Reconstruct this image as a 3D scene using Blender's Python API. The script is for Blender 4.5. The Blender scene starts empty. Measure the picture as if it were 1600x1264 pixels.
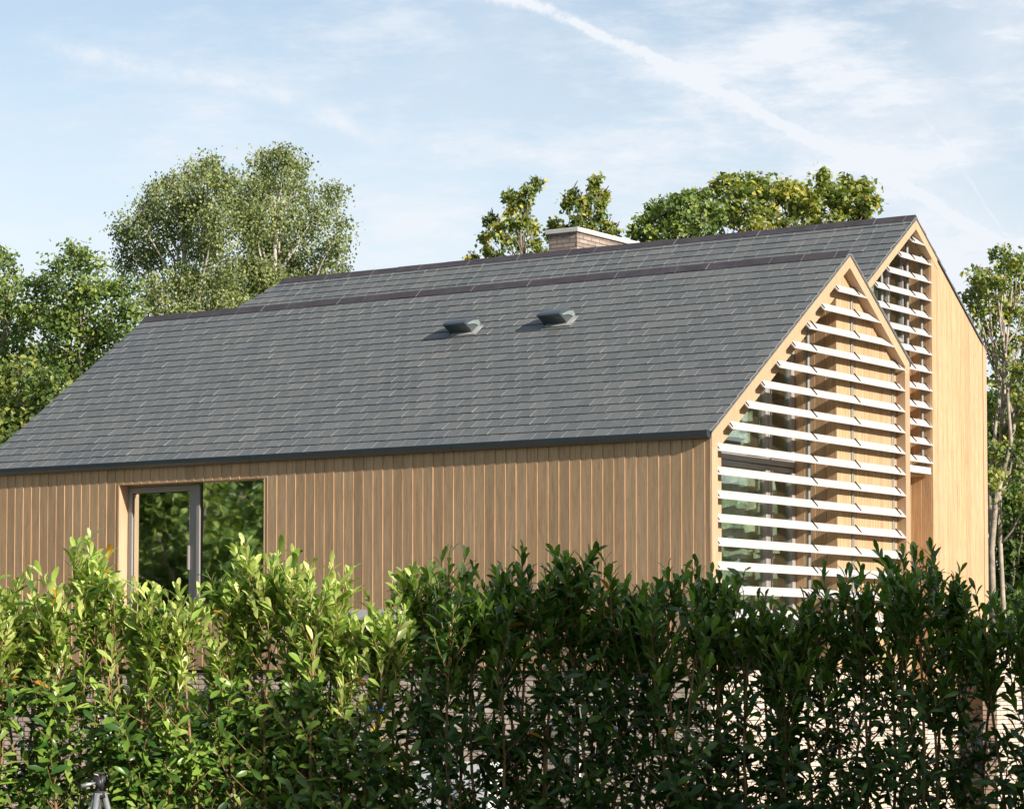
import bpy, math, random
import numpy as np
from mathutils import Vector
C = bpy.context.scene
COL = C.collection
R = math.radians

# ------------------------------------------------------------------ camera
H = 2.5                                  # eye height above the ground
YAW, PIT, F, SH = 0.5918, 0.0538, 4202.0, 176.3
CAM = np.array([14.44, -25.3745, H])
cd = bpy.data.cameras.new('camera'); cam = bpy.data.objects.new('camera', cd); COL.objects.link(cam)
cam.location = CAM; cam.rotation_euler = (math.pi/2+PIT, 0, YAW)
cd.sensor_width = 36; cd.lens = 36*F/1600; cd.shift_y = SH/1600; cd.clip_end = 2000; cd.clip_start = .5
C.camera = cam
D0 = np.array([-math.sin(YAW), math.cos(YAW), 0]); RV = np.array([math.cos(YAW), math.sin(YAW), 0]); ZV = np.array([0, 0, 1.])
DV = D0*math.cos(PIT)+ZV*math.sin(PIT); UV = ZV*math.cos(PIT)-D0*math.sin(PIT)
def at(x, y, dep):                       # a point seen at photo pixel x,y at a given depth
    return CAM+dep*(DV+(x-800)/F*RV+(632+SH-y)/F*UV)

# ------------------------------------------------------------------ light
SUN = np.array([1.0, -0.21, 0.45]); SUN /= np.linalg.norm(SUN)
EL = math.asin(SUN[2]); AZ = math.atan2(SUN[0], SUN[1])
sl = bpy.data.lights.new('sun', 'SUN'); sl.energy = 3.8; sl.angle = R(.55); sl.color = (1, .93, .82)
so = bpy.data.objects.new('sun', sl); COL.objects.link(so); so.location = (40, -10, 30)
so.rotation_euler = Vector(SUN).to_track_quat('Z', 'Y').to_euler()
C.view_settings.view_transform = 'Standard'; C.view_settings.look = 'None'; C.view_settings.gamma = 1
C.view_settings.exposure = 1.0
C.cycles.max_bounces = 8; C.cycles.transparent_max_bounces = 12

w = bpy.data.worlds.new('World'); C.world = w; w.use_nodes = True
nt = w.node_tree; N = nt.nodes; L = nt.links; N.clear()
def nd(t, **k):
    n = N.new(t)
    for a, b in k.items():
        if a.startswith('i_'): n.inputs[int(a[2:])].default_value = b
        else: setattr(n, a, b)
    return n
def mth(op, a, b=None, c=None, clamp=False):
    n = nd('ShaderNodeMath', operation=op); n.use_clamp = clamp
    for i, v in enumerate((a, b, c)):
        if v is None: continue
        if isinstance(v, (int, float)): n.inputs[i].default_value = v
        else: L.new(v, n.inputs[i])
    return n.outputs[0]
sky = nd('ShaderNodeTexSky', sky_type='NISHITA', sun_disc=False, sun_elevation=EL, sun_rotation=AZ,
         air_density=1.0, dust_density=.6, ozone_density=1.6, altitude=50)
tc = nd('ShaderNodeTexCoord')
def dot(v):
    n = nd('ShaderNodeVectorMath', operation='DOT_PRODUCT'); n.inputs[1].default_value = v; L.new(tc.outputs['Generated'], n.inputs[0]); return n.outputs['Value']
dd = dot(tuple(DV)); dc = mth('MAXIMUM', dd, .05)
sx = mth('MULTIPLY_ADD', mth('DIVIDE', dot(tuple(RV)), dc), F/1600, .5)          # 0..1 across the open sky to the north-west
sy = mth('MULTIPLY_ADD', mth('DIVIDE', dot(tuple(UV)), dc), -F/1600, (632+SH)/1600)
def comb(x, y):
    n = nd('ShaderNodeCombineXYZ'); L.new(x, n.inputs[0]); L.new(y, n.inputs[1]); return n.outputs[0]
def noise(vec, scale, detail=6, rough=.6, sc=(1, 1, 1), rot=0):
    m = nd('ShaderNodeMapping'); m.inputs['Rotation'].default_value = (0, 0, rot); m.inputs['Scale'].default_value = sc; L.new(vec, m.inputs[0])
    n = nd('ShaderNodeTexNoise'); n.inputs['Scale'].default_value = scale; n.inputs['Detail'].default_value = detail; n.inputs['Roughness'].default_value = rough
    L.new(m.outputs[0], n.inputs[0]); return n.outputs[0]
def ramp(v, a, b, lo=0., hi=1.):
    n = nd('ShaderNodeMapRange', interpolation_type='SMOOTHSTEP'); n.clamp = True
    for i, q in enumerate((a, b, lo, hi)): n.inputs[i+1].default_value = q
    L.new(v, n.inputs[0]); return n.outputs[0]
P = comb(sx, sy)
wob = mth('MULTIPLY_ADD', noise(P, 11, 9, .7), .045, -.0225)
def trail(pts, wid, st, x0, x1):
    fc = nd('ShaderNodeFloatCurve'); c = fc.mapping.curves[0]
    for i, (a, b) in enumerate(pts):
        a /= 1600; b = b/1600
        if i == 0: c.points[0].location = (a, b)
        elif i == len(pts)-1: c.points[-1].location = (a, b)
        else: c.points.new(a, b)
    fc.mapping.update(); L.new(sx, fc.inputs['Value'])
    d = mth('ABSOLUTE', mth('ADD', mth('SUBTRACT', sy, fc.outputs[0]), mth('MULTIPLY', wob, .7)))
    m = ramp(d, 0, wid, 1, 0)
    m = mth('MULTIPLY', m, mth('MULTIPLY', ramp(sx, x0/1600, (x0+120)/1600), ramp(sx, (x1-140)/1600, x1/1600, 1, 0)))
    return mth('MULTIPLY', m, mth('MULTIPLY', ramp(noise(P, 26, 8, .7), .35, .65, .25, 1), st))
t1 = trail([(640, -40), (800, 2), (900, 35), (1000, 84), (1070, 120), (1130, 142), (1190, 180), (1250, 215), (1370, 272), (1480, 330), (1600, 400)], .0095, 1.3, 700, 1640)
t1b = trail([(640, -40), (800, 2), (900, 35), (1000, 84), (1070, 120), (1130, 142), (1190, 180), (1250, 215), (1370, 272), (1480, 330), (1600, 400)], .045, .30, 820, 1700)
t2 = trail([(-100, 20), (60, 65), (240, 108), (360, 128), (470, 160), (560, 200)], .017, .42, 0, 640)
t3 = trail([(1400, 408), (1480, 396), (1560, 380), (1700, 345)], .006, .45, 1420, 1750)
t4 = trail([(1400, 140), (1460, 208), (1520, 290), (1600, 400)], .005, .3, 1400, 1700)
t5 = trail([(440, 175), (600, 212), (760, 240), (900, 262)], .02, .22, 420, 980)
ci = ramp(noise(P, 3.4, 12, .68, (1, 3.4, 1), R(22)), .42, .68)
ci2 = ramp(noise(P, 1.7, 6, .6, (1.6, 2.2, 1), R(30)), .42, .72)
veil = mth('ADD', mth('MULTIPLY', ci, mth('MULTIPLY_ADD', sx, .55, .34)), mth('MULTIPLY', ci2, mth('MULTIPLY_ADD', sx, .35, .08)))
low = ramp(sy, -.10, .40, 0.10, .60)
pr_ = mth('SUBTRACT', mth('ADD', mth('MULTIPLY', mth('SUBTRACT', sx, .82), .93), mth('MULTIPLY', mth('SUBTRACT', sy, .10), .37)), 0)
pt_ = mth('ADD', mth('MULTIPLY', mth('SUBTRACT', sx, .82), -.37), mth('MULTIPLY', mth('SUBTRACT', sy, .10), .93))
pd_ = mth('ADD', mth('POWER', mth('ABSOLUTE', mth('DIVIDE', pr_, .17)), 2.0), mth('POWER', mth('ABSOLUTE', mth('DIVIDE', mth('ADD', pt_, wob), .055)), 2.0))
patch = mth('MULTIPLY', ramp(pd_, .1, 1.3, 1, 0), ramp(noise(P, 7, 12, .72, (1, 3.2, 1), R(20)), .36, .68, .0, .42))
m = mth('ADD', mth('ADD', veil, low), patch)
for t in (t1, t1b, t2, t3, t4, t5): m = mth('ADD', m, t)
m = mth('MULTIPLY', m, ramp(dd, .1, .6, .5, 1), clamp=True)
mix = nd('ShaderNodeMix', data_type='RGBA'); tn = nd('ShaderNodeMix', data_type='RGBA', blend_type='MULTIPLY'); tn.inputs[0].default_value = 1; L.new(sky.outputs[0], tn.inputs[6]); tn.inputs[7].default_value = (.90, .80, .715, 1)
L.new(m, mix.inputs[0]); L.new(tn.outputs[2], mix.inputs[6]); mix.inputs[7].default_value = (4.1, 4.3, 4.6, 1)
bg = nd('ShaderNodeBackground'); bg.inputs[1].default_value = .107; L.new(mix.outputs[2], bg.inputs[0])
wo = nd('ShaderNodeOutputWorld'); L.new(bg.outputs[0], wo.inputs[0])

# ------------------------------------------------------------------ materials
def mat(name, rough=.6, spec=.4, metal=0):
    m = bpy.data.materials.new(name); m.use_nodes = True
    b = m.node_tree.nodes['Principled BSDF']; b.inputs['Roughness'].default_value = rough
    b.inputs['Specular IOR Level'].default_value = spec; b.inputs['Metallic'].default_value = metal
    return m, m.node_tree, b
class G:                                  # a small node-graph helper
    def __init__(s, nt): s.n = nt.nodes; s.l = nt.links
    def add(s, t, **k):
        n = s.n.new(t)
        for a, b in k.items(): setattr(n, a, b)
        return n
    def coord(s): return s.add('ShaderNodeTexCoord').outputs['Object']
    def noise(s, scale, sc=(1, 1, 1), detail=5, rough=.6, vec=None):
        m = s.add('ShaderNodeMapping'); m.inputs['Scale'].default_value = sc; s.l.new(vec or s.coord(), m.inputs[0])
        n = s.add('ShaderNodeTexNoise'); n.inputs['Scale'].default_value = scale; n.inputs['Detail'].default_value = detail; n.inputs['Roughness'].default_value = rough
        s.l.new(m.outputs[0], n.inputs[0]); return n.outputs[0]
    def island(s): return s.add('ShaderNodeNewGeometry').outputs['Random Per Island']
    def ramp(s, v, stops, interp='LINEAR'):
        n = s.add('ShaderNodeValToRGB'); n.color_ramp.interpolation = interp
        e = n.color_ramp.elements
        while len(e) < len(stops): e.new(.5)
        for q, (p, c) in zip(e, stops): q.position = p; q.color = (*c, 1)
        s.l.new(v, n.inputs[0]); return n.outputs[0]
    def mix(s, f, a, b, mode='MIX'):
        n = s.add('ShaderNodeMix', data_type='RGBA', blend_type=mode)
        for i, v in ((0, f), (6, a), (7, b)):
            if isinstance(v, (int, float)): n.inputs[i].default_value = v
            elif isinstance(v, tuple): n.inputs[i].default_value = (*v, 1)
            else: s.l.new(v, n.inputs[i])
        return n.outputs[2]
    def bump(s, h, st, dist, b):
        n = s.add('ShaderNodeBump'); n.inputs['Strength'].default_value = st; n.inputs['Distance'].default_value = dist
        s.l.new(h, n.inputs['Height']); s.l.new(n.outputs[0], b.inputs['Normal'])
def plain(name, col, rough=.5, spec=.4, metal=0, var=.12, sc=3):
    m, nt, b = mat(name, rough, spec, metal); g = G(nt)
    f = g.noise(sc, detail=6)
    c = g.ramp(f, [(.3, tuple(v*(1-var) for v in col)), (.7, tuple(min(1, v*(1+var)) for v in col))])
    nt.links.new(c, b.inputs['Base Color']); return m
def wood(name, a, bcol, dark):
    m, nt, b = mat(name, .62, .25); g = G(nt)
    grain = g.noise(1, (34, 34, 1.6), 8, .65)
    fine = g.noise(1, (150, 150, 5), 5, .7)
    big = g.noise(.9, (1, 1, .35), 4)
    c = g.mix(g.ramp(grain, [(.35, (0, 0, 0)), (.68, (1, 1, 1))]), a, bcol)
    c = g.mix(g.ramp(fine, [(.50, (0, 0, 0)), (.70, (.8, .8, .8))]), c, dark)
    isl = g.ramp(g.island(), [(0, (.80, .78, .76)), (.35, (.97, .95, .93)), (.7, (1, 1, 1)), (1, (1.0, .95, .88))])
    c = g.mix(1., c, isl, 'MULTIPLY')
    c = g.mix(1., c, g.ramp(big, [(.3, (.93, .93, .93)), (.7, (1, 1, 1))]), 'MULTIPLY')
    nt.links.new(c, b.inputs['Base Color']); g.bump(grain, .25, .004, b); return m
M = {}
M['wood'] = wood('wood_grain_cladding', (.62, .42, .255), (.46, .30, .172), (.23, .14, .075))
M['trim'] = wood('wood_grain_trim', (.54, .38, .245), (.47, .32, .195), (.33, .215, .122))
def slate():
    m, nt, b = mat('roof_slate', .55, .35); g = G(nt)
    c = g.ramp(g.island(), [(0, (.120, .130, .132)), (.3, (.132, .140, .140)), (.6, (.138, .145, .143)), (.85, (.148, .152, .150)), (1, (.162, .165, .162))])
    n1 = g.noise(1.1, detail=5); n2 = g.noise(26, detail=6, rough=.7)
    c = g.mix(1., c, g.ramp(n1, [(.3, (.90, .91, .94)), (.7, (1.08, 1.06, 1.03))]), 'MULTIPLY')
    c = g.mix(1., c, g.ramp(n2, [(.3, (.82, .82, .82)), (.72, (1.15, 1.15, 1.15))]), 'MULTIPLY')
    sp = g.noise(60, detail=2); c = g.mix(g.ramp(sp, [(.74, (0, 0, 0)), (.80, (.5, .5, .5))]), c, (.30, .29, .26))
    nt.links.new(c, b.inputs['Base Color']); g.bump(n2, .5, .006, b); return m
M['slate'] = slate()
M['slate_edge'] = plain('slate_cut_edge', (.30, .30, .29), .7, .2)
M['under'] = plain('roof_underlay', (.02, .02, .022), .9, .1)
M['ridge'] = plain('ridge_tile_clay', (.060, .050, .054), .5, .4, var=.25, sc=5)
M['gutter'] = plain('anthracite_aluminium', (.022, .030, .036), .38, .5)
M['verge'] = plain('verge_metal', (.10, .10, .105), .45, .5)
M['slat'] = plain('painted_louvre', (.47, .435, .43), .5, .35, var=.03)
M['tube'] = plain('grey_aluminium', (.24, .24, .235), .38, .5, .35, var=.06)
M['frame'] = plain('window_frame_grey', (.27, .25, .235), .42, .45, .1, var=.05)
M['frame_light'] = plain('window_frame_pale', (.33, .30, .285), .45, .4, var=.05)
M['black'] = plain('black_bracket', (.012, .012, .012), .5, .3)
M['concrete'] = plain('pale_concrete', (.58, .55, .52), .75, .2, var=.1, sc=8)
M['inside'] = plain('room_plaster', (.50, .54, .45), .9, .1)
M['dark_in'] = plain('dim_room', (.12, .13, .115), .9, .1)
M['white'] = plain('white_coated_metal', (.78, .78, .78), .4, .4, var=.03)
def brick(nm='pale_brick', ca=(.70, .58, .48, 1), cb_=(.52, .41, .33, 1)):
    m, nt, b = mat(nm, .85, .15); g = G(nt)
    co = g.add('ShaderNodeTexCoord').outputs['Object']; sep = g.add('ShaderNodeSeparateXYZ'); nt.links.new(co, sep.inputs[0])
    ad = g.add('ShaderNodeMath', operation='ADD'); nt.links.new(sep.outputs[0], ad.inputs[0]); nt.links.new(sep.outputs[1], ad.inputs[1])
    cb = g.add('ShaderNodeCombineXYZ'); nt.links.new(ad.outputs[0], cb.inputs[0]); nt.links.new(sep.outputs[2], cb.inputs[1])
    br = g.add('ShaderNodeTexBrick'); br.offset = .5
    br.inputs['Color1'].default_value = ca; br.inputs['Color2'].default_value = cb_; br.inputs['Mortar'].default_value = (.13, .11, .10, 1)
    br.inputs['Scale'].default_value = 1; br.inputs['Mortar Size'].default_value = .006; br.inputs['Brick Width'].default_value = .22; br.inputs['Row Height'].default_value = .062
    nt.links.new(cb.outputs[0], br.inputs[0])
    n = g.noise(14, detail=6); c = g.mix(1., br.outputs[0], g.ramp(n, [(.3, (.75, .75, .75)), (.7, (1.12, 1.1, 1.08))]), 'MULTIPLY')
    nt.links.new(c, b.inputs['Base Color'])
    iv = g.add('ShaderNodeMath', operation='MULTIPLY_ADD'); iv.inputs[1].default_value = -1; iv.inputs[2].default_value = 1
    nt.links.new(br.outputs[1], iv.inputs[0]); ad2 = g.add('ShaderNodeMath', operation='MULTIPLY_ADD'); ad2.inputs[1].default_value = .5
    nt.links.new(n, ad2.inputs[0]); nt.links.new(iv.outputs[0], ad2.inputs[2]); g.bump(ad2.outputs[0], .8, .012, b); return m
M['brick'] = brick(); M['old_brick'] = brick('greyed_brick', (.42, .34, .29, 1), (.27, .215, .18, 1))
def glass(name, tint, refl, rough=.01, wav=.002):
    m = bpy.data.materials.new(name); m.use_nodes = True; nt = m.node_tree; nt.nodes.clear(); g = G(nt)
    o = g.add('ShaderNodeOutputMaterial'); t = g.add('ShaderNodeBsdfTransparent'); t.inputs[0].default_value = (*tint, 1)
    gl = g.add('ShaderNodeBsdfGlossy'); gl.inputs['Roughness'].default_value = rough; gl.inputs[0].default_value = (.92, .96, .94, 1)
    n = g.noise(2.5, detail=2); bp = g.add('ShaderNodeBump'); bp.inputs['Strength'].default_value = .25; bp.inputs['Distance'].default_value = wav
    nt.links.new(n, bp.inputs['Height']); nt.links.new(bp.outputs[0], gl.inputs['Normal'])
    mx = g.add('ShaderNodeMixShader'); lw = g.add('ShaderNodeLayerWeight'); lw.inputs[0].default_value = .5; pw5 = g.add('ShaderNodeMath', operation='POWER'); pw5.inputs[1].default_value = 5; nt.links.new(lw.outputs['Facing'], pw5.inputs[0])
    ma = g.add('ShaderNodeMath', operation='MULTIPLY_ADD'); ma.inputs[1].default_value = 1.; ma.inputs[2].default_value = refl; ma.use_clamp = True
    nt.links.new(pw5.outputs[0], ma.inputs[0]); nt.links.new(ma.outputs[0], mx.inputs[0])
    nt.links.new(t.outputs[0], mx.inputs[1]); nt.links.new(gl.outputs[0], mx.inputs[2]); nt.links.new(mx.outputs[0], o.inputs[0]); return m
M['glass'] = glass('window_glass', (.85, .90, .84), .16)
M['glass_dark'] = glass('solar_glass', (.45, .50, .44), .80, .02)
def film():
    m, nt, b = mat('crumpled_plastic_film', .3, .7); g = G(nt)
    n = g.noise(2.6, (1, 1, .6), 7, .6)
    c = g.ramp(n, [(.40, (.20, .25, .20)), (.58, (.42, .48, .39)), (.68, (.78, .82, .72))]); nt.links.new(c, b.inputs['Base Color']); g.bump(n, 1, .15, b); return m
M['film'] = film()
def leafmat(name, stops, rough=.45, trans=.35, spec=.35, tcol=(1.15, 1.25, .55)):
    m = bpy.data.materials.new(name); m.use_nodes = True; nt = m.node_tree; b = nt.nodes['Principled BSDF']; g = G(nt)
    b.inputs['Roughness'].default_value = rough; b.inputs['Specular IOR Level'].default_value = spec
    at_ = g.add('ShaderNodeAttribute', attribute_name='tone')
    c = g.ramp(at_.outputs['Fac'], stops)
    c = g.mix(1., c, g.ramp(g.island(), [(0, (.8, .8, .8)), (1, (1.15, 1.12, 1.05))]), 'MULTIPLY')
    nt.links.new(c, b.inputs['Base Color'])
    tr = g.add('ShaderNodeBsdfTranslucent'); tm = g.mix(1., c, tcol, 'MULTIPLY'); nt.links.new(tm, tr.inputs[0])
    mx = g.add('ShaderNodeMixShader'); mx.inputs[0].default_value = trans
    o = nt.nodes['Material Output']; nt.links.new(b.outputs[0], mx.inputs[1]); nt.links.new(tr.outputs[0], mx.inputs[2]); nt.links.new(mx.outputs[0], o.inputs[0]); return m
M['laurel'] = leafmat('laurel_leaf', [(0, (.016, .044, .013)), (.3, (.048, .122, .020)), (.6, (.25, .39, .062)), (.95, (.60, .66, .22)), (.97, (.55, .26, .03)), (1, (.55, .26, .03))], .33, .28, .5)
M['birch'] = leafmat('birch_leaf', [(0, (.085, .125, .042)), (.45, (.20, .245, .092)), (1, (.40, .43, .19))], .5, .35)
M['oak'] = leafmat('broad_leaf', [(0, (.055, .105, .026)), (.5, (.14, .22, .055)), (1, (.32, .38, .10))], .5, .35)
M['syc'] = leafmat('yellowing_leaf', [(0, (.065, .12, .035)), (.5, (.17, .23, .06)), (.85, (.38, .40, .10)), (1, (.52, .46, .10))], .5, .38)
M['bark'] = plain('grey_brown_bark', (.20, .165, .13), .9, .1, var=.35, sc=6)
M['birch_bark'] = plain('pale_birch_bark', (.42, .38, .33), .8, .15, var=.4, sc=5)
M['stem'] = plain('tan_laurel_stem', (.26, .165, .075), .7, .2, var=.3, sc=9)
def ground():
    m, nt, b = mat('grass_ground', .95, .1); g = G(nt); n = g.noise(3, detail=8)
    nt.links.new(g.ramp(n, [(.3, (.03, .05, .015)), (.7, (.075, .11, .03))]), b.inputs['Base Color']); return m
M['ground'] = ground()

# ------------------------------------------------------------------ helpers
def tag(o, label=None, cat=None, group=None, kind=None):
    for k, v in (('label', label), ('category', cat), ('group', group), ('kind', kind)):
        if v: o[k] = v
    return o
def empty(name, loc, label, cat, group=None):
    o = bpy.data.objects.new(name, None); COL.objects.link(o); o.location = loc; return tag(o, label, cat, group)
class MB:
    def __init__(s): s.v = []; s.f = []; s.m = []
    def poly(s, vs, fs, mi=0):
        b = len(s.v); s.v += [tuple(map(float, v)) for v in vs]; s.f += [tuple(b+i for i in f) for f in fs]; s.m += [mi]*len(fs) if isinstance(mi, int) else list(mi)
    def box(s, x0, x1, y0, y1, z0, z1, mi=0):
        s.poly([(x, y, z) for z in (z0, z1) for y in (y0, y1) for x in (x0, x1)],
               [(0, 2, 3, 1), (4, 5, 7, 6), (0, 1, 5, 4), (1, 3, 7, 5), (3, 2, 6, 7), (2, 0, 4, 6)], mi)
    def prism(s, a, b, mi=0):             # two matching outlines
        n = len(a); s.poly(list(a)+list(b), [tuple(range(n))[::-1], tuple(range(n, 2*n))]+[(i, (i+1) % n, n+(i+1) % n, n+i) for i in range(n)], mi)
    def yz(s, pts, x0, x1, mi=0): s.prism([(x0, y, z) for y, z in pts], [(x1, y, z) for y, z in pts], mi)
    def tube(s, pts, rad, n=6, mi=0):
        pts = [np.array(p, float) for p in pts]; b = len(s.v); rad = rad if hasattr(rad, '__len__') else [rad]*len(pts)
        for i, p in enumerate(pts):
            t = pts[min(i+1, len(pts)-1)]-pts[max(i-1, 0)]; t /= (np.linalg.norm(t)+1e-9)
            a = np.cross(t, (0, 0, 1) if abs(t[2]) < .9 else (1, 0, 0)); a /= np.linalg.norm(a); c = np.cross(t, a)
            for k in range(n):
                q = p+rad[i]*(a*math.cos(2*math.pi*k/n)+c*math.sin(2*math.pi*k/n)); s.v.append(tuple(map(float, q)))
        for i in range(len(pts)-1):
            for k in range(n): s.f.append((b+i*n+k, b+i*n+(k+1) % n, b+(i+1)*n+(k+1) % n, b+(i+1)*n+k)); s.m.append(mi)
        s.f.append(tuple(b+k for k in range(n))[::-1]); s.f.append(tuple(b+(len(pts)-1)*n+k for k in range(n))); s.m += [mi, mi]
    def build(s, name, mats, parent=None, smooth=False, bevel=0):
        me = bpy.data.meshes.new(name); me.from_pydata(s.v, [], s.f)
        for m_ in (mats if isinstance(mats, list) else [mats]): me.materials.append(M[m_])
        me.polygons.foreach_set('material_index', s.m)
        import bmesh
        bm = bmesh.new(); bm.from_mesh(me); bmesh.ops.recalc_face_normals(bm, faces=bm.faces); bm.to_mesh(me); bm.free()
        if smooth: me.polygons.foreach_set('use_smooth', [True]*len(me.polygons))
        o = bpy.data.objects.new(name, me); COL.objects.link(o)
        if bevel:
            b = o.modifiers.new('bevel', 'BEVEL'); b.width = bevel; b.segments = 2; b.limit_method = 'ANGLE'
        if parent:
            o.parent = parent
            root = parent
            while root.parent: root = root.parent
            if root.type == 'EMPTY' and parent == root: o.matrix_parent_inverse = root.matrix_basis.inverted() if False else o.matrix_parent_inverse
        return o

# ------------------------------------------------------------------ ground
g_ = MB(); g_.poly([(-500, -500, 0), (500, -500, 0), (500, 500, 0), (-500, 500, 0)], [(0, 1, 2, 3)]); tag(g_.build('ground', 'ground'), kind='structure')

M['bounce'] = plain('pale_bounce_ground', (.48, .43, .37), .95, .1, var=.2, sc=20)
g_ = MB(); g_.poly([(-24, -5, .004), (3.5, -5, .004), (3.5, 9, .004), (-24, 9, .004)], [(0, 1, 2, 3)]); tag(g_.build('bounce_ground', 'bounce'), kind='structure')  # unseen pale ground added to bounce sunlight onto the long wall

# ------------------------------------------------------------------ the house (all z below are relative to eye height, lifted by H)
E1, T, A1, B1 = 2.52, .7035, 3.3391, 4.9546
X2, A2, Z2, B2, T2, L1, L2 = -.8294, 6.9301, 5.8709, 9.144, .6928, 11.1417, 11.5076
RZ1 = E1+A1*T; G0 = -H
house = empty('timber_clad_house', (0, 0, 0), 'long house clad in light wood boards with two dark slate gable roofs and white louvres', 'house')
rnd = random.Random(5)
Zs = []
class HB(MB):
    def build(s, *a, **k):
        s.v = [(x, y, z+H) for x, y, z in s.v]; return MB.build(s, *a, **k)
def r1(y): return E1+T*y if y < A1 else RZ1-(y-A1)*T
def r2(y): return Z2-abs(y-A2)*T2

WX0, WX1, WZ0, WZ1 = -8.59, -6.245, .55, 2.234
# south cladding, boards lapping so that their proud edge faces the gable
b = HB(); x = -L1+.02; i = 0; cov = .1452
edges = []
while x < -.02: edges.append(x); x += cov
for x in edges:
    x1 = min(x+cov, -.012); a = .001; p = .009+rnd.uniform(-.0015, .002); jl = rnd.uniform(0, .0012)
    spans = [(-.09, E1-.075)]
    if x1 > WX0 and x < WX1: spans = [(-.09, WZ0), (WZ1, E1-.075)]
    for z0, z1 in spans:
        xa, xb = x+jl, x1-.002
        if len(spans) == 2 and z0 > 0: pass
        pr = [(xa, -a), (xb, -p), (xb, .02), (xa, .02)]
        if z0 > 0 and (x < WX0 or x1 > WX1):   # boards notched round the opening
            ca, cb = (xa, WX0-.013) if x < WX0 else (WX1+.013, xb)
            if cb-ca > .01: b.prism([(ca, -a, -.09), (cb, -p, -.09), (cb, .02, -.09), (ca, .02, -.09)], [(ca, -a, WZ1), (cb, -p, WZ1), (cb, .02, WZ1), (ca, .02, WZ1)])
        b.prism([(u, v, z0) for u, v in pr], [(u, v, z1) for u, v in pr])
south = b.build('wall_cladding', 'wood', house)
b = HB()
for x0, x1, z0, z1 in ((-L1, WX0-.013, -.1, E1-.05), (WX1+.013, -.82, -.1, E1-.05), (WX0-.013, WX1+.013, WZ1+.02, E1-.05), (WX0-.013, WX1+.013, -.1, WZ0-.02)): b.box(x0, x1, .022, .24, z0, z1)
b.box(-L1, -.14, .022, .24, -.13, -.102)
b.box(-L1, -L1+.2, .24, A1*2-.3, -2.4, 2.5)
b.box(-L1, -.7, B1-.25, B1-.02, -2.4, 3.4)
b.build('inner_wall', 'under', house)

# window in the long wall
b = HB()                                  # lining of the opening
b.box(WX0-.012, WX0, -.006, .26, WZ0, WZ1+.012); b.box(WX1, WX1+.012, -.006, .26, WZ0, WZ1+.012)
b.box(WX0, WX1, -.006, .26, WZ1, WZ1+.012); b.box(WX0, WX1, -.012, .26, WZ0-.02, WZ0)
lin = b.build('window', 'trim', house)
b = HB(); FY = .165
b.box(WX0, -7.36, FY, FY+.06, WZ1-.03, WZ1)
b.box(WX0+.01, -7.50, FY-.01, FY+.05, WZ1-.10, WZ1-.031); b.box(WX0+.01, -7.50, FY-.01, FY+.05, WZ0, WZ0+.09)
b.box(WX0+.01, WX0+.075, FY-.012, FY+.048, WZ0+.09, WZ1-.10); b.box(-7.565, -7.50, FY-.012, FY+.048, WZ0+.09, WZ1-.10)
b.box(-7.497, -7.43, FY-.02, FY+.07, WZ0, WZ1-.031); b.box(-7.428, -7.375, FY-.04, FY+.07, WZ0, WZ1-.031)
b.box(-7.358, -7.335, FY-.02, FY+.07, WZ0, WZ1, 1)
b.build('window_frame', ['frame', 'black'], lin, bevel=.004)
b = HB(); b.box(-7.565, -7.545, FY-.05, FY-.012, 1.15, 1.45); b.box(-7.56, -7.55, FY-.013, FY, 1.2, 1.22); b.build('window_handle', 'frame', lin)
b = HB(); b.box(WX0+.09, -7.58, FY+.015, FY+.025, WZ0+.08, WZ1-.11); b.build('pane', 'glass_dark', lin)
b = HB(); b.box(-7.335, WX1, FY-.02, FY-.01, WZ0, WZ1); b.build('pane', 'glass_dark', lin)
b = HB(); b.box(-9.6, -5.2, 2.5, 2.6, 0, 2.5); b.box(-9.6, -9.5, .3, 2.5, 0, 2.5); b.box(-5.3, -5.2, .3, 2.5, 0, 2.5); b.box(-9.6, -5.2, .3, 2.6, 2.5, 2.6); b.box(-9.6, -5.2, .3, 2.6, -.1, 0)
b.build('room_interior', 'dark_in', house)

# brick ground floor
b = HB(); DX0, DX1 = -9.0, -5.45
b.box(-L1+.02, DX0, .035, .24, G0, -.131); b.box(DX1, -.04, .035, .24, G0, -.131); b.box(DX0, DX1, .035, .24, -.35, -.131)
b.box(-.24, -.04, .24, B1-.03, G0, -.09); b.box(X2-.24, X2-.04, B1, B2-.02, G0, -.6)
b.build('brick_wall', 'brick', house)
b = HB()
for x in (DX0, -7.85, -6.98, -6.9, DX1-.07): b.box(x, x+.07, .12, .2, G0, -.35)
b.box(DX0, DX1, .12, .2, -.42, -.351); dr = b.build('patio_door', 'frame', house)
b = HB(); b.box(DX0+.05, DX1-.05, .155, .165, G0, -.42); b.build('pane', 'glass_dark', dr)
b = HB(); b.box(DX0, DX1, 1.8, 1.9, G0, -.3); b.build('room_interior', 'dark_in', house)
b = HB(); b.box(-5.05, -2.65, -.045, -.013, .50, .62); b.build('wall_band', 'concrete', house)
b = HB(); b.tube([(-1.70, -.03, G0), (-1.70, -.03, -.5)], .04, 10); b.build('downpipe', 'tube', house, smooth=True)

# eaves gutter
b = HB()
xs = [-L1-.02, -9.35, -6.4, -3.4, -.005]
for xa, xb in zip(xs, xs[1:]): b.prism([(xa+.003, y, z) for y, z in ((-.10, E1-.055), (-.10, E1-.005), (.0, E1-.005), (.0, E1-.09), (-.06, E1-.09))], [(xb-.003, y, z) for y, z in ((-.10, E1-.055), (-.10, E1-.005), (.0, E1-.005), (.0, E1-.09), (-.06, E1-.09))])
b.build('gutter', 'gutter', house)

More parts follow.
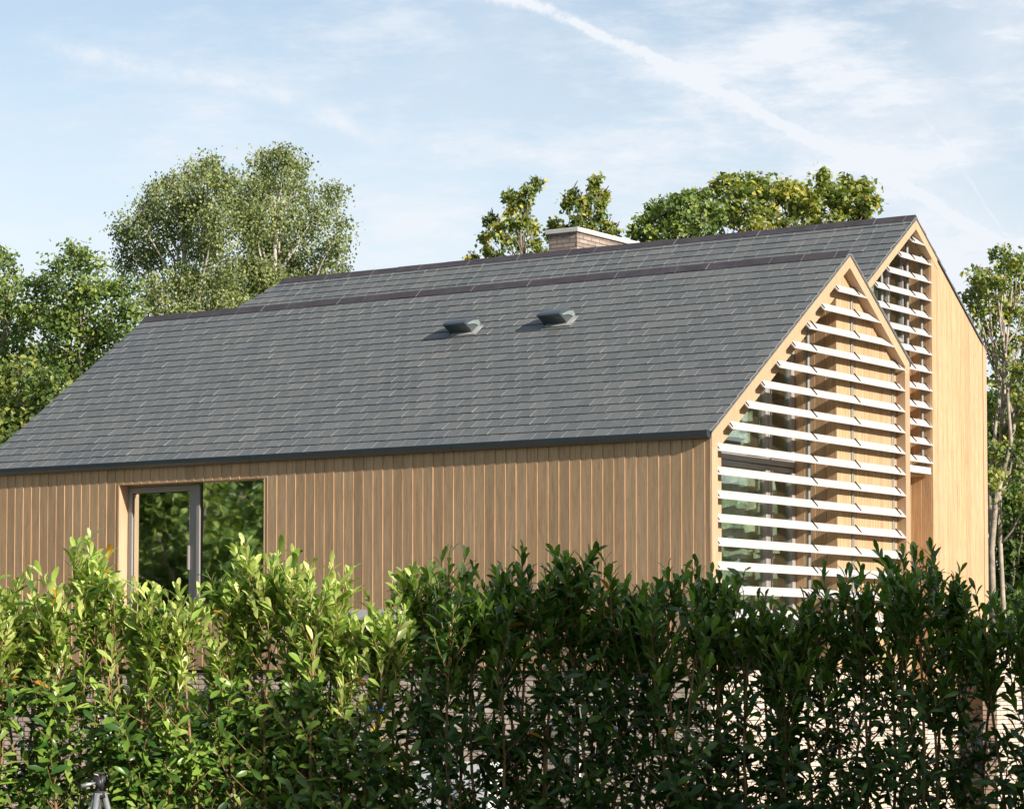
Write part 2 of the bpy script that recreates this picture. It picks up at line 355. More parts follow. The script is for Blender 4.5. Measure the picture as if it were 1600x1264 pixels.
# roofs -------------------------------------------------------------
def slope(b, e, rdg, x0f, x1, seed, w_=.205, gauge=.182):
    """slates on one plane; e, rdg = (y,z) of eave and ridge lines; x0f(y) = left limit"""
    rr = random.Random(seed); (ya, za), (yb, zb) = e, rdg
    Ls = math.hypot(yb-ya, zb-za); u = np.array([0, (yb-ya)/Ls, (zb-za)/Ls]); n = np.array([0, -u[2], u[1]]) if yb > ya else np.array([0, u[2], -u[1]])
    if n[2] < 0: n = -n
    rows = int(Ls/gauge)
    O = np.array([0, ya, za])
    for r in range(rows+1):
        s0 = r*gauge-.02*(r == 0); s1 = min((r+1)*gauge+.02, Ls-.01)
        if s1-s0 < .05: continue
        ym = ya+u[1]*s0; xl = x0f(ym); x = xl+(w_/2 if r % 2 else 0)-w_*(r % 2)+rr.uniform(-.015, .015)
        while x < x1:
            xa = max(x+.002, xl); ww = w_*rr.choice((1, 1, 1, 1, 1.0)); xb = min(x+ww-.003, x1); x += ww
            if xb-xa < .03: continue
            j = rr.uniform(-.004, .003); h = rr.uniform(0, .003); tl = rr.uniform(-.0012, .0012); sk = rr.uniform(-.002, .002)
            t = .0065; xla = max(xa, x0f(ya+u[1]*s1)) if False else xa
            vs = []
            for lift in (0, t):
                for (xx, ss, hh) in ((xa, s0+j, .013+h+tl), (xb, s0+j+sk, .013+h-tl), (xb, s1, .003), (xa, s1, .003)):
                    q = O+u*ss+n*(hh+lift); vs.append((xx, q[1], q[2]))
            b.poly(vs, [(0, 3, 2, 1), (4, 5, 6, 7), (0, 1, 5, 4), (1, 2, 6, 5), (2, 3, 7, 6), (3, 0, 4, 7)], [0, 0, 0, 1, 0, 1])
def ridge(b, x0, x1, y, z, t, seed):
    rr = random.Random(seed); x = x0; k = .44; p = math.atan(t); lw = .13
    while x < x1-.05:
        xb = min(x+k, x1); dz = rr.uniform(-.004, .004)
        out = [(y-lw*math.cos(p), z+.028-lw*math.sin(p)+dz), (y, z+.045+dz), (y+lw*math.cos(p), z+.028-lw*math.sin(p)+dz),
               (y+lw*math.cos(p)-.012, z+.006-lw*math.sin(p)+dz), (y, z+.020+dz), (y-lw*math.cos(p)+.012, z+.006-lw*math.sin(p)+dz)]
        b.yz(out, x+.004, xb-.004)
        if xb < x1-.1:                     # pale joint collar
            o2 = [(yy, zz+.004) for yy, zz in out[:3]]+[(yy, zz) for yy, zz in out[3:]]
            b.yz([(yy, zz-.004) for yy, zz in out], xb-.0042, xb+.0042, 1)
        x = xb
b = HB(); slope(b, (-.03, E1-.02), (A1, RZ1), lambda y: -L1, .008, 1)
slope(b, (B1+.05, r1(B1)-.03), (A1, RZ1), lambda y: -L1, .008, 2)
b.prism([(-L1+.005, -.02, E1-.02), (-L1+.005, A1, RZ1), (-L1+.005, B1+.04, r1(B1)-.03), (-L1+.005, B1+.04, r1(B1)-.07), (-L1+.005, A1, RZ1-.06), (-L1+.005, -.02, E1-.06)],
        [(-.002, -.02, E1-.02), (-.002, A1, RZ1), (-.002, B1+.04, r1(B1)-.03), (-.002, B1+.04, r1(B1)-.07), (-.002, A1, RZ1-.06), (-.002, -.02, E1-.06)], 2)
roof1 = b.build('slate_roof', ['slate', 'slate_edge', 'under'], house); roof1['label'] = 'nearer, lower slate roof carrying two metal vents'
b = HB(); ridge(b, -L1-.02, .0, A1, RZ1, T, 3); b.build('ridge_tiles', ['ridge', 'slate_edge'], roof1)
def vx(y): return -L2-.5*(A2-y)
b = HB(); YL = 4.97
slope(b, (YL, r2(YL)), (A2, Z2), vx, X2+.008, 4)
slope(b, (B2+.03, r2(B2)-.02), (A2, Z2), lambda y: -L2, X2+.008, 5)
b.prism([(vx(YL), YL, r2(YL)-.004), (-L2, A2, Z2-.004), (-L2, B2+.02, r2(B2)-.02), (-L2, B2+.02, r2(B2)-.06), (-L2, A2, Z2-.06), (vx(YL), YL, r2(YL)-.06)],
        [(X2-.002, YL, r2(YL)-.004), (X2-.002, A2, Z2-.004), (X2-.002, B2+.02, r2(B2)-.02), (X2-.002, B2+.02, r2(B2)-.06), (X2-.002, A2, Z2-.06), (X2-.002, YL, r2(YL)-.06)], 2)
roof2 = b.build('slate_roof', ['slate', 'slate_edge', 'under'], house); roof2['label'] = 'farther, higher slate roof with the brick chimney behind its ridge'
b = HB(); ridge(b, -L2-.02, X2, A2, Z2, T2, 6); b.build('ridge_tiles', ['ridge', 'slate_edge'], roof2)
b = HB(); b.box(-L2-.3, X2-.75, YL, YL+.2, 2.0, r2(YL)-.065); b.box(-L2, X2-.75, B2-.2, B2, G0, r2(B2)-.07)
b.yz([(YL+.2, G0), (B2-.2, G0), (B2-.2, r2(B2-.2)-.07), (A2, Z2-.08), (YL+.2, r2(YL+.2)-.08)], -L2-.1, -L2)
b.yz([(.1, G0), (B1-.1, G0), (B1-.1, r1(B1-.1)-.08), (A1, RZ1-.09), (.1, r1(.1)-.08)], -L1+.01, -L1+.09)
b.build('rear_wall', 'wood', house)
# metal verge trims
b = HB()
def rake(b, pts, th, x0, x1, up=0, mi=0):
    b.yz([(y, z+up) for y, z in pts]+[(y, z-th+up) for y, z in pts[::-1]], x0, x1, mi)
rake(b, [(-.01, E1-.007), (A1, RZ1), (B1+.01, r1(B1)-.007)], .024, -.035, .011)
rake(b, [(YL, r2(YL)), (A2, Z2), (B2+.01, r2(B2)-.007)], .024, X2-.035, X2+.011)
b.build('verge_trim', 'verge', house)

# front frames ------------------------------------------------------
VT = .172
def inner(y, off): return (E1+T*y-off) if y < A1 else (RZ1-(y-A1)*T-off)
off = .024
def gframe(b, b0, b1, e0, apex, e1, t, vt, post, xb, xf, zb, left=True):
    (ya, za), (yc, zc), (yd, zd) = e0, apex, e1
    # left rake / right rake as four-sided boards mitred at the apex, then the posts
    b.yz([(ya, za-off), (yc, zc-off), (yc, zc-vt), (ya, za-vt)], xb, xf)
    b.yz([(yc, zc-off), (yd, zd-off), (yd, zd-vt), (yc, zc-vt)], xb, xf)
b = HB()
pw = .128
yi0 = pw; zi0 = E1+T*yi0-VT
b.yz([(0, E1-off), (A1-.001, RZ1-off), (A1-.001, RZ1-VT), (yi0, zi0), (0, E1-VT+.0)], -.12, 0)
b.yz([(A1+.001, RZ1-off), (B1, r1(B1)-off), (B1, r1(B1)-VT), (B1-pw, r1(B1-pw)-VT), (A1+.001, RZ1-VT)], -.12, 0)
b.box(-.12, 0, 0, yi0, -.09, E1-VT-.001); b.box(-.12, 0, B1-pw, B1, -.09, r1(B1)-VT-.001)
b.poly([(0-.0, 0, 0)]*0, [])
b.yz([(0.0, E1-VT-.001), (yi0, E1-VT-.001), (yi0, zi0)], -.12, 0)
b.yz([(B1, r1(B1)-VT-.001), (B1-pw, r1(B1)-VT-.001), (B1-pw, r1(B1-pw)-VT)], -.12, 0)
b.build('gable_frame', 'trim', house, bevel=.003)
# recessed lining, walls of the recess
b = HB(); t2w = .29; vt2 = .427; yj = pw+t2w
b.yz([(.01, E1-off-.01), (A1, RZ1-off-.01), (A1, RZ1-vt2), (yj, E1+T*yj-vt2), (yj, -.09), (.01, -.09)], -.80, -.121)
b.yz([(A1+.002, RZ1-off-.01), (B1-.01, r1(B1)-off-.01), (B1-.01, -.09), (B1-pw-.002, -.09), (B1-pw-.002, r1(B1-pw)-VT-.004), (A1+.002, RZ1-VT-.004)], -.80, -.121)
b.build('recess_lining', 'trim', house)
def yboards(b, y0, y1, zlo, ztop, xf, th=.03, cov=.145, seed=0):
    rr = random.Random(seed); y = y0
    while y < y1-.01:
        ye = min(y+cov, y1); p = .004
        dx = rr.uniform(-.001, .001)
        pa = [(xf-th, y), (xf-.006+dx, y), (xf+dx, y+.004), (xf+dx, ye-.009), (xf-.006+dx, ye-.005), (xf-th, ye-.005)]
        b.prism([(X, Y, zlo) for X, Y in pa], [(X, Y, ztop(Y)) for X, Y in pa]); y = ye
b = HB(); BY = 3.2155
yboards(b, BY, B1-pw-.004, -.09, lambda y: min(RZ1-VT-.006-(y-A1)*T if y > A1 else 9, E1+T*y-vt2-.002 if y < A1 else 9), -.122, .02, .072, 3)
b.box(-.70, -.1425, BY+.02, B1-pw, -.09, 3.4)
xq = -.125
while xq > -.70:
    xe = max(xq-.145, -.70); b.prism([(xe+.003, BY-.001, -.09), (xq, BY-.006, -.09), (xq, BY+.019, -.09), (xe+.003, BY+.019, -.09)],
        [(xe+.003, BY-.001, E1+T*BY-vt2-.003), (xq, BY-.006, E1+T*BY-vt2-.003), (xq, BY+.019, E1+T*BY-vt2-.003), (xe+.003, BY+.019, E1+T*BY-vt2-.003)]); xq = xe
b.build('gable_cladding', 'wood', house)
# recess glazing
gx = -.70
b = HB(); topf = lambda y: E1+T*y-vt2
b.box(gx-.06, gx, .425, BY-.012, 2.262, 2.31); b.box(gx-.06, gx+.012, .425, BY-.012, 2.325, 2.40); b.box(gx-.07, gx-.03, .425, BY-.012, 2.312, 2.324)
b.box(gx-.05, gx+.004, .425, BY-.012, .2, .28)
for ya, yb in ((2.47, 2.535), (2.545, 2.63), (3.12, 3.20)): b.box(gx-.06, gx+.02, ya, yb, .28, 2.261); b.prism([(gx-.06, ya, 2.401), (gx+.02, ya, 2.401), (gx+.02, yb, 2.401), (gx-.06, yb, 2.401)], [(gx-.06, ya, topf(ya)), (gx+.02, ya, topf(ya)), (gx+.02, yb, topf(yb)), (gx-.06, yb, topf(yb))])
gw = b.build('gable_window', 'frame_light', house)
b = HB(); b.yz([(.43, .2), (BY-.01, .2), (BY-.01, topf(BY)-.01), (.43, topf(.43)-.005)], gx-.035, gx-.028); b.build('pane', 'glass', gw)
b = HB()                                  # room behind with sheeting hung inside
b.yz([(.3, -.1), (4.6, -.1), (4.6, 3.6), (A1, RZ1-.2), (.3, E1)], -3.5, -3.4); b.box(-3.4, -.80, .26, .32, -.1, 2.2); b.box(-3.4, -.8, 4.5, 4.6, -.1, 3.3); b.box(-3.4, -.78, .3, 4.6, 2.27, 2.34); b.box(-3.4, -.78, .3, 4.6, -.2, -.1)
b.build('room_interior', 'inside', house)
b = HB()
def sheet(b, y0, y1, z0, z1, x, seed, amp=.07, ny=26, nz=18):
    rr = random.Random(seed); ph = [rr.uniform(0, 6) for _ in range(6)]; v = []
    for j in range(nz+1):
        for i in range(ny+1):
            a, c = i/ny, j/nz
            v.append((x+amp*(math.sin(a*17+ph[0]+2*c)+.6*math.sin(a*31+ph[1]-5*c)+.5*math.sin(c*9+a*6+ph[2]))*.5, y0+(y1-y0)*a, z0+(z1-z0)*c-.05*math.sin(a*9+ph[3])*(c > .9)))
    b.poly(v, [(j*(ny+1)+i, j*(ny+1)+i+1, (j+1)*(ny+1)+i+1, (j+1)*(ny+1)+i) for j in range(nz) for i in range(ny)])
sheet(b, 1.0, 2.45, 2.62, 3.0, -.86, 1); sheet(b, 2.3, 3.0, 2.5, 3.75, -.90, 2); sheet(b, .9, 2.5, 1.35, 2.2, -.84, 3); sheet(b, .5, 1.6, .4, 1.3, -.85, 4); sheet(b, 1.4, 3.15, .3, 1.6, -.92, 5); sheet(b, 2.4, 3.15, 1.3, 2.2, -.90, 6)
b.build('plastic_sheeting', 'film', house, smooth=True)

# louvre screens
def screen(xf, zs, left, right, tubes, zb, top, lab, y0, y1):
    b = HB(); b.box(xf-.125, xf-.03, y0, y1, zb-.06, zb-.002); b.box(xf-.135, xf-.0255, y0, y1, zb-.085, zb-.061)
    sc = b.build('louvre_screen', 'white', house); sc['label'] = lab
    for ty in tubes:
        b = HB(); b.prism(*[[(xf-.125+.024*math.cos(q), ty+.024*math.sin(q), z) for q in [k*math.pi/6 for k in range(12)]] for z in (zb, top(ty))])
        b.build('post', 'tube', sc)
    for z in zs:
        b = HB(); ya, yb = left(z+.09), right(z)
        pr = [(xf-.090, z+.088), (xf-.082, z+.098), (xf+.004, z+.006), (xf+.002, z-.004), (xf-.008, z-.002)]
        b.prism([(X, ya, Z) for X, Z in pr], [(X, (yb if Z < z+.05 else min(yb, right(z+.09))), Z) for X, Z in pr])
        for ty in [left(z+.09)+.035]+list(tubes):  # thin fixing plates standing on each blade
            if ty > right(z)-.02 or ty < left(z+.05): continue
            q = [(xf-.088, z+.118), (xf-.078, z+.118), (xf-.004, z+.030), (xf-.004, z+.012), (xf-.088, z+.095)]
            b.prism([(X, ty-.004, Z) for X, Z in q], [(X, ty+.004, Z) for X, Z in q], 1)
        b.build('slat', ['slat', 'black'], sc)
    return sc
zs1 = [1.268+.2595*k for k in range(-3, 13)]
lf1 = lambda z: max(pw+.004, (z-(E1-VT))/T+.004)
rt1 = lambda z: min(B1-pw-.004, A1+(RZ1-VT-z)/T-.004)
s1 = screen(0, zs1, lf1, rt1, (2.483, 3.60, 4.70), .42, lambda y: r1(y)-VT-.01, 'white louvre screen across the nearer gable', pw+.002, B1-pw-.002)
# second gable
GY0, GY1, XB = 5.0, 7.40, X2-.42
zs2 = [2.637+.2415*k for k in range(13)]
V2 = .155
lf2 = lambda z: max(GY0+.02, A2-(Z2-V2-z)/T2+.004)
rt2 = lambda z: min(GY1-.004, A2+(Z2-V2-z)/T2-.004)
s2 = screen(X2, zs2, lf2, rt2, (6.135, 6.90, 7.33), 2.585, lambda y: r2(y)-V2-.01, 'white louvre screen across the farther gable', GY0+.02, GY1-.02)
b = HB()
b.yz([(YL, r2(YL)-off), (A2-.001, Z2-off), (A2-.001, Z2-V2), (YL, r2(YL)-V2)], X2-.12, X2)
b.yz([(A2+.001, Z2-off), (GY1+.18, r2(GY1+.18)-off), (GY1+.18, r2(GY1+.18)-V2), (A2+.001, Z2-V2)], X2-.12, X2+.001)
b.box(X2-.10, X2+.004, B2-.115, B2+.0, G0+1.9, r2(B2)-.03)
b.yz([(B2-.115, r2(B2)-.0301), (B2, r2(B2)-.0301), (B2-.115, r2(B2-.115)-off)], X2-.10, X2+.004)
b.build('gable_frame', 'trim', house, bevel=.003)
b = HB()
yboards(b, GY1+.18, B2-.117, G0+1.9, lambda y: r2(y)-off-.004, X2-.003, .03, .1452, 11)
yboards(b, GY1+.002, GY1+.178, G0+1.9, lambda y: r2(y)-V2-.004, X2-.003, .03, .1452, 12)
xq = X2-.032
while xq > XB-.3:
    xe = xq-.145; b.prism([(xe+.003, GY1+.004, G0+1.9), (xq, GY1-.002, G0+1.9), (xq, GY1+.02, G0+1.9), (xe+.003, GY1+.02, G0+1.9)], [(xe+.003, GY1+.004, 5.38), (xq, GY1-.002, 5.38), (xq, GY1+.02, 5.38), (xe+.003, GY1+.02, 5.38)]); xq = xe
b.box(XB-.02, X2-.034, GY1+.021, B2-.02, G0+1.9, 4.2)
b.yz([(GY1+.021, 4.2), (B2-.02, 4.2), (B2-.02, r2(B2-.02)-.08), (GY1+.021, r2(GY1+.02)-.08)], XB-.02, X2-.034)
yboards(b, GY0, GY1-.004, G0+1.9, lambda y: 4.25, XB, .03, .1452, 13)
b.yz([(GY0, 2.50-.03), (GY1-.01, 2.47), (GY1-.01, 2.499), (GY0, 2.499)], XB, X2-.125)
b.build('gable_cladding', 'wood', house)
b = HB()                                  # soffit of the second recess
b.yz([(YL+.01, r2(YL)-off-.01), (A2, Z2-off-.01), (A2, Z2-V2-.02), (YL+.01, r2(YL)-V2-.02)], XB-.4, X2-.121)
b.yz([(A2+.001, Z2-off-.01), (GY1+.02, r2(GY1+.02)-off-.01), (GY1+.02, r2(GY1+.02)-V2-.02), (A2+.001, Z2-V2-.02)], XB-.4, X2-.121)
b.build('recess_lining', 'trim', house)
b = HB(); tp2 = lambda y: r2(y)-V2-.025
b.box(XB-.04, XB+.02, GY0+.1, GY1-.01, 4.255, 4.33)
for ya, yb in ((6.02, 6.08), (6.90, 6.975), (7.335, 7.39)): b.prism([(XB-.04, ya, 4.331), (XB+.02, ya, 4.331), (XB+.02, yb, 4.331), (XB-.04, yb, 4.331)], [(XB-.04, ya, tp2(ya)), (XB+.02, ya, tp2(ya)), (XB+.02, yb, tp2(yb)), (XB-.04, yb, tp2(yb))])
gw2 = b.build('gable_window', 'frame_light', house)
b = HB(); b.yz([(GY0+.1, 4.3), (GY1-.02, 4.3), (GY1-.02, tp2(GY1-.02)-.01), (A2, tp2(A2)-.01), (GY0+.1, tp2(GY0+.1)-.01)], XB-.022, XB-.015); b.build('pane', 'glass', gw2)
b = HB(); b.yz([(GY0, 4), (GY1+.3, 4), (GY1+.3, 5.2), (A2, 5.6), (GY0, 4.3)], -3.4, -3.3); b.box(-3.3, XB-.05, GY1+.1, GY1+.2, 3.9, 5.2); b.box(-3.3, XB-.05, GY0, GY1, 4.0, 4.1); b.build('room_interior', 'inside', house)
b = HB(); sheet(b, 6.1, 6.9, 4.35, 5.2, XB-.2, 9, .03); b.build('curtain', 'inside', house, smooth=True)

# chimney behind the far ridge
CX0, CX1, CY0, CY1, CZ = -7.66, -7.15, 8.5, 10.25, 6.53
b = HB(); b.box(CX0, CX1, CY0, CY1, 3.5, CZ-.07); ch = b.build('chimney', 'old_brick', house)
b = HB(); b.box(CX0-.04, CX1+.04, CY0-.04, CY1+.04, CZ-.069, CZ); b.build('chimney_cap', 'concrete', ch, bevel=.006)

# roof vents
def vent(cx, cy, lab):
    p = math.atan(T); u = np.array([0, math.cos(p), math.sin(p)]); n = np.array([0, -math.sin(p), math.cos(p)]); O = np.array([cx, cy, E1+T*cy])
    def pt(x, s, h): q = O+u*s+n*(h*1.22 if h > .035 else h); return (cx+x, q[1], q[2])
    b = HB()
    prof = [(.12, .02), (.12, .085), (.07, .118), (-.01, .148), (-.10, .168), (-.17, .172), (-.185, .160), (-.115, .062), (-.10, .02)]
    b.prism([pt(-.18, s, h) for s, h in prof], [pt(.16, s, h) for s, h in prof])
    hd = b.build('roof_vent', 'ventmetal', house, bevel=.003); hd['label'] = lab
    b = HB(); cur = [(.115, .03), (.10, .075), (.05, .098), (-.02, .120), (-.09, .135), (-.15, .148)]; low_ = [(-.148, .135), (-.09, .112), (-.03, .09), (.03, .055), (.06, .022)]
    b.prism([pt(.162, s, h) for s, h in cur+low_], [pt(.170, s, h) for s, h in cur+low_]); b.build('end_plate', 'ventpale', hd)
    b = HB(); b.prism([pt(x, s, .026) for x, s in ((-.14, .1), (-.14, -.17), (.25, -.17), (.25, .06))], [pt(x, s, .030) for x, s in ((-.14, .1), (-.14, -.17), (.25, -.17), (.25, .06))])
    b.build('flashing', 'lead', hd)
M['ventmetal'] = plain('blue_grey_metal', (.075, .092, .105), .30, .5, .3, var=.05)
M['ventpale'] = plain('pale_green_plastic', (.17, .20, .20), .5, .4, var=.3)
M['lead'] = plain('lead_flashing', (.42, .41, .39), .5, .4, .2, var=.3, sc=14)
vent(-4.90, 2.36, 'left of the two hooded roof vents'); vent(-3.50, 2.385, 'right of the two hooded roof vents')

# ------------------------------------------------------------------ things by the wall
b = MB(); x0, x1, y0, y1 = -3.55, -2.5, -.62, -.22
b.box(x0, x1, y0, y1, .12, 1.38); un = b.build('heat_pump', 'white', bevel=.015)
tag(un, 'pale grey box-shaped outdoor unit standing against the brick wall behind the hedge', 'outdoor unit')
b = MB(); rr_ = .42
for k in range(7): b.tube([(x0+.5+rr_*(k+1)/7*math.cos(q), y0-.012, .75+rr_*(k+1)/7*math.sin(q)) for q in [i*math.pi/12 for i in range(25)]], .006, 4)
b.build('fan_grille', 'tube', un)
for x in (x0+.1, x1-.18): b = MB(); b.box(x, x+.08, y0+.02, y1-.02, 0, .12); b.build('foot', 'black', un)
M['yellow'] = plain('yellow_plastic', (.62, .55, .03), .45, .4); M['blue'] = plain('blue_plastic', (.04, .13, .45), .45, .4)
b = MB(); pts = []
for k in range(40):
    t = k/39; pts.append((-4.5+.66*t+.07*math.sin(t*26), -.10-.03*math.cos(t*26), 1.93-1.35*t+.05*math.sin(t*19)))
b.tube(pts, .022, 7); pts2 = [(x+.06*math.sin(i*.7), y-.045, z-.03) for i, (x, y, z) in enumerate(pts)]; b.tube(pts2, .022, 7)
hs = b.build('hose', 'yellow', smooth=True); tag(hs, 'bright yellow hose hanging down the pale brick wall from a blue hook', 'hose')
b = MB(); b.box(-4.55, -4.43, -.13, .03, 1.93, 1.97); b.box(-4.56, -4.42, -.15, -.13, 1.91, 2.0); b.build('hook', 'blue', hs, bevel=.01)

# garden wall to the right
b = MB(); P0 = at(1546, 1010, 36); P1 = at(1700, 1010, 38)
d_ = (P1-P0)[:2]; d_ /= np.linalg.norm(d_); nn = np.array([-d_[1], d_[0]])
def wallseg(b, a, c, z0, z1, th, mi=0):
    o = [a[:2]+nn*th/2, c[:2]+nn*th/2, c[:2]-nn*th/2, a[:2]-nn*th/2]
    b.prism([(*q, z0) for q in o], [(*q, z1) for q in o], mi)
zt = at(1600, 1001, 37)[2]
wallseg(b, P0, P1, 0, zt-.06, .22); gwl = b.build('garden_wall', 'brick')
tag(gwl, 'pale brick garden wall with a white flat coping at the far right beside the house', 'wall')
b = MB(); wallseg(b, P0-np.array([*d_, 0])*.05, P1, zt-.059, zt, .30); b.build('coping', 'concrete', gwl)

# ------------------------------------------------------------------ foliage
def leafmesh(name, pos, dirs, nrm, length, width, tone, m, parent=None, kind='fold', extra=None):
    """one mesh of many leaves; pos = stalk point, dirs = growth direction, nrm = upper side"""
    n = len(pos); dirs = dirs/np.linalg.norm(dirs, axis=1)[:, None]
    side = np.cross(dirs, nrm); side /= (np.linalg.norm(side, axis=1)[:, None]+1e-9); nr = np.cross(side, dirs)
    Ln = length[:, None]; Wd = width[:, None]
    if kind == 'laurel':                  # ten points: midrib and two curved margins
        rows = [(0, 0, 0), (.28, .62, .03), (.62, 1.0, .015), (.88, .66, -.05), (1, 0, -.10)]
        vs = []; vs.append(pos)
        for t, wv, h in rows[1:4]:
            c = pos+dirs*Ln*t+nr*Ln*h
            vs += [c-side*Wd*.5*wv+nr*Wd*.13*wv, c, c+side*Wd*.5*wv+nr*Wd*.13*wv]
        vs.append(pos+dirs*Ln-nr*Ln*.10)
        V = np.stack(vs, 1).reshape(-1, 3); k = 11
        F_ = [(0, 2, 1), (0, 3, 2), (1, 2, 5, 4), (2, 3, 6, 5), (4, 5, 8, 7), (5, 6, 9, 8), (7, 8, 10), (8, 9, 10)]
    else:
        V = np.stack([pos, pos+dirs*Ln*.45-side*Wd*.5+nr*Wd*.1, pos+dirs*Ln, pos+dirs*Ln*.45+side*Wd*.5+nr*Wd*.1], 1).reshape(-1, 3); k = 4
        F_ = [(0, 1, 2), (0, 2, 3)]
    ls = []; tot = []
    for f in F_: tot.append(len(f)); ls += list(f)
    base = (np.arange(n)*k)[:, None]
    li = (base+np.array(ls)[None]).reshape(-1); tt = np.tile(tot, n)
    ev, el, et = ([], [], []) if extra is None else extra
    nb = len(V)
    if len(ev): V = np.concatenate([V, np.array(ev)]); li = np.concatenate([li, np.array(el)+nb]); tt = np.concatenate([tt, et])
    me = bpy.data.meshes.new(name); me.vertices.add(len(V)); me.vertices.foreach_set('co', V.astype(np.float32).ravel())
    me.loops.add(len(li)); me.loops.foreach_set('vertex_index', li.astype(np.int32))
    me.polygons.add(len(tt)); st = np.concatenate([[0], np.cumsum(tt)[:-1]]); me.polygons.foreach_set('loop_start', st.astype(np.int32)); me.polygons.foreach_set('loop_total', tt.astype(np.int32))
    me.update(calc_edges=True)
    a = me.attributes.new('tone', 'FLOAT', 'POINT'); tv = np.repeat(tone, k); tv = np.concatenate([tv, np.zeros(len(V)-len(tv))]); a.data.foreach_set('value', tv.astype(np.float32))
    me.materials.append(M[m]); me.polygons.foreach_set('use_smooth', [kind == 'laurel']*len(tt))
    o = bpy.data.objects.new(name, me); COL.objects.link(o)
    if parent: o.parent = parent
    return o

def rnorm(rg, n): v = rg.normal(size=(n, 3)); return v/np.linalg.norm(v, axis=1)[:, None]

def laurel(idx, px, top, dep, label, dens=1.0, width=.30, seed=0, lit_tone=1.):
    """one cherry-laurel shrub: px = photo column of its stem, top(x) = crown height there"""
    rg = np.random.default_rng(100+seed); r_ = random.Random(200+seed)
    c0 = at(px, 1031, dep); base = np.array([c0[0], c0[1], 0]); root = empty('laurel_shrub', base, label, 'shrub', 'cherry laurel shrubs of the hedge across the foreground')
    fw = np.array([D0[0], D0[1], 0])
    mb = MB(); POS = []; DIR = []; NRM = []; LEN = []; TONE = []
    ns = r_.randint(5, 7)
    stems = []
    for s in range(ns):
        ang = r_.uniform(0, 6.28); lr = r_.uniform(.3, 1)
        lat = (2*(s+.5)/ns-1)*width*r_.uniform(.7, 1.1); dp = r_.uniform(-.26, .26)
        topz = top(px+lat*280)*r_.uniform(.90, 1.0) if s % 2 else top(px+lat*280)*r_.uniform(.97, 1.02)
        n = 12; pts = []
        for k in range(n):
            t = k/(n-1); wv = .035*math.sin(t*7+ang)
            pts.append(np.array([0, 0, 0])+RV*(lat*(.25+.75*t**.8)+wv)+fw*(dp*(.3+.7*t)+.03*math.cos(t*6+ang))+ZV*(topz*t))
        stems.append((pts, topz)); mb.tube(pts, [.014*(1-t*.75)+.002 for t in np.linspace(0, 1, n)], 6)
    def shoot(p0, d, ln, young, nl, big=1.0):
        pts = []; p = p0.copy(); dd_ = d/np.linalg.norm(d); m_ = 6
        for k in range(m_):
            pts.append(p.copy()); dd_ = dd_+ZV*.10+rg.normal(size=3)*.05; dd_ /= np.linalg.norm(dd_); p = p+dd_*ln/(m_-1)
        mb.tube(pts, [.0045, .004, .0036, .003, .0026, .002], 4)
        pa = np.array(pts)
        for j in range(nl):
            t = .12+.88*(j+.5)/nl; q = t*(m_-1); i0 = min(int(q), m_-2); pp = pa[i0]+(pa[i0+1]-pa[i0])*(q-i0); ax = pa[i0+1]-pa[i0]; ax /= np.linalg.norm(ax)
            phi = j*2.4+rg.uniform(-.5, .5); e1 = np.cross(ax, (.3, .5, .81)); e1 /= np.linalg.norm(e1); e2 = np.cross(ax, e1)
            rad = e1*math.cos(phi)+e2*math.sin(phi)
            op = (.98-.58*t if young > .5 else 1.35-.45*t)*rg.uniform(.75, 1.2)   # opening angle from the shoot
            dl = ax*math.cos(op)+rad*math.sin(op)
            if young < .5: dl = dl+np.array([0, 0, -.18])*rg.uniform(0, 1.6)
            nl_ = ax*math.sin(op)-rad*math.cos(op)+rg.normal(size=3)*.22
            POS.append(pp); DIR.append(dl); NRM.append(nl_); LEN.append((rg.uniform(.05, .085) if rg.random() < .28 else rg.uniform(.082, .128))*big*(.8 if t > .9 else 1))
            tn = rg.uniform(.12, .55)*(.5+.5*lit_tone)+(.52*lit_tone*young*(.45+.55*t)); TONE.append(1.0 if rg.random() < .0035 else min(tn, .94))  # low values paint shade into the leaves: darker tone, fewer pale young tips
    for (pts, topz) in stems:
        pa = np.array(pts)
        # leading shoots at the top
        for k in range(6):
            shoot(pa[-1]-ZV*rg.uniform(.05, .30)+rg.normal(size=3)*.03, ZV+rg.normal(size=3)*.22, rg.uniform(.18, .34), 1, int(rg.integers(10, 16)), .9)
        # lateral shoots all the way down
        nlat = int(52*dens)
        for k in range(nlat):
            z = topz*(1-.93*rg.random()**1.15); t = z/topz*(len(pts)-1); i0 = min(int(t), len(pts)-2); pp = pa[i0]+(pa[i0+1]-pa[i0])*(t-i0)
            a = rg.uniform(0, 6.28); out = RV*math.cos(a)+fw*math.sin(a)*1.25
            up = rg.uniform(.25, 1.0)+(1.1 if (topz-z) < .5 else 0); yg = 1 if (topz-z) < .5 and rg.random() < .85 else (.5 if rg.random() < .38 else 0)
            if out@fw > .3 and rg.random() < .25: continue
            shoot(pp, out+ZV*up, rg.uniform(.16, .36), yg, int(rg.integers(7, 11)))
    st = mb.build('stems', 'stem', root, smooth=True)
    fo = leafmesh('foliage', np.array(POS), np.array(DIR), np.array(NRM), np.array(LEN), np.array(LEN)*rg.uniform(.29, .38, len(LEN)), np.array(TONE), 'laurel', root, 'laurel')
    return root
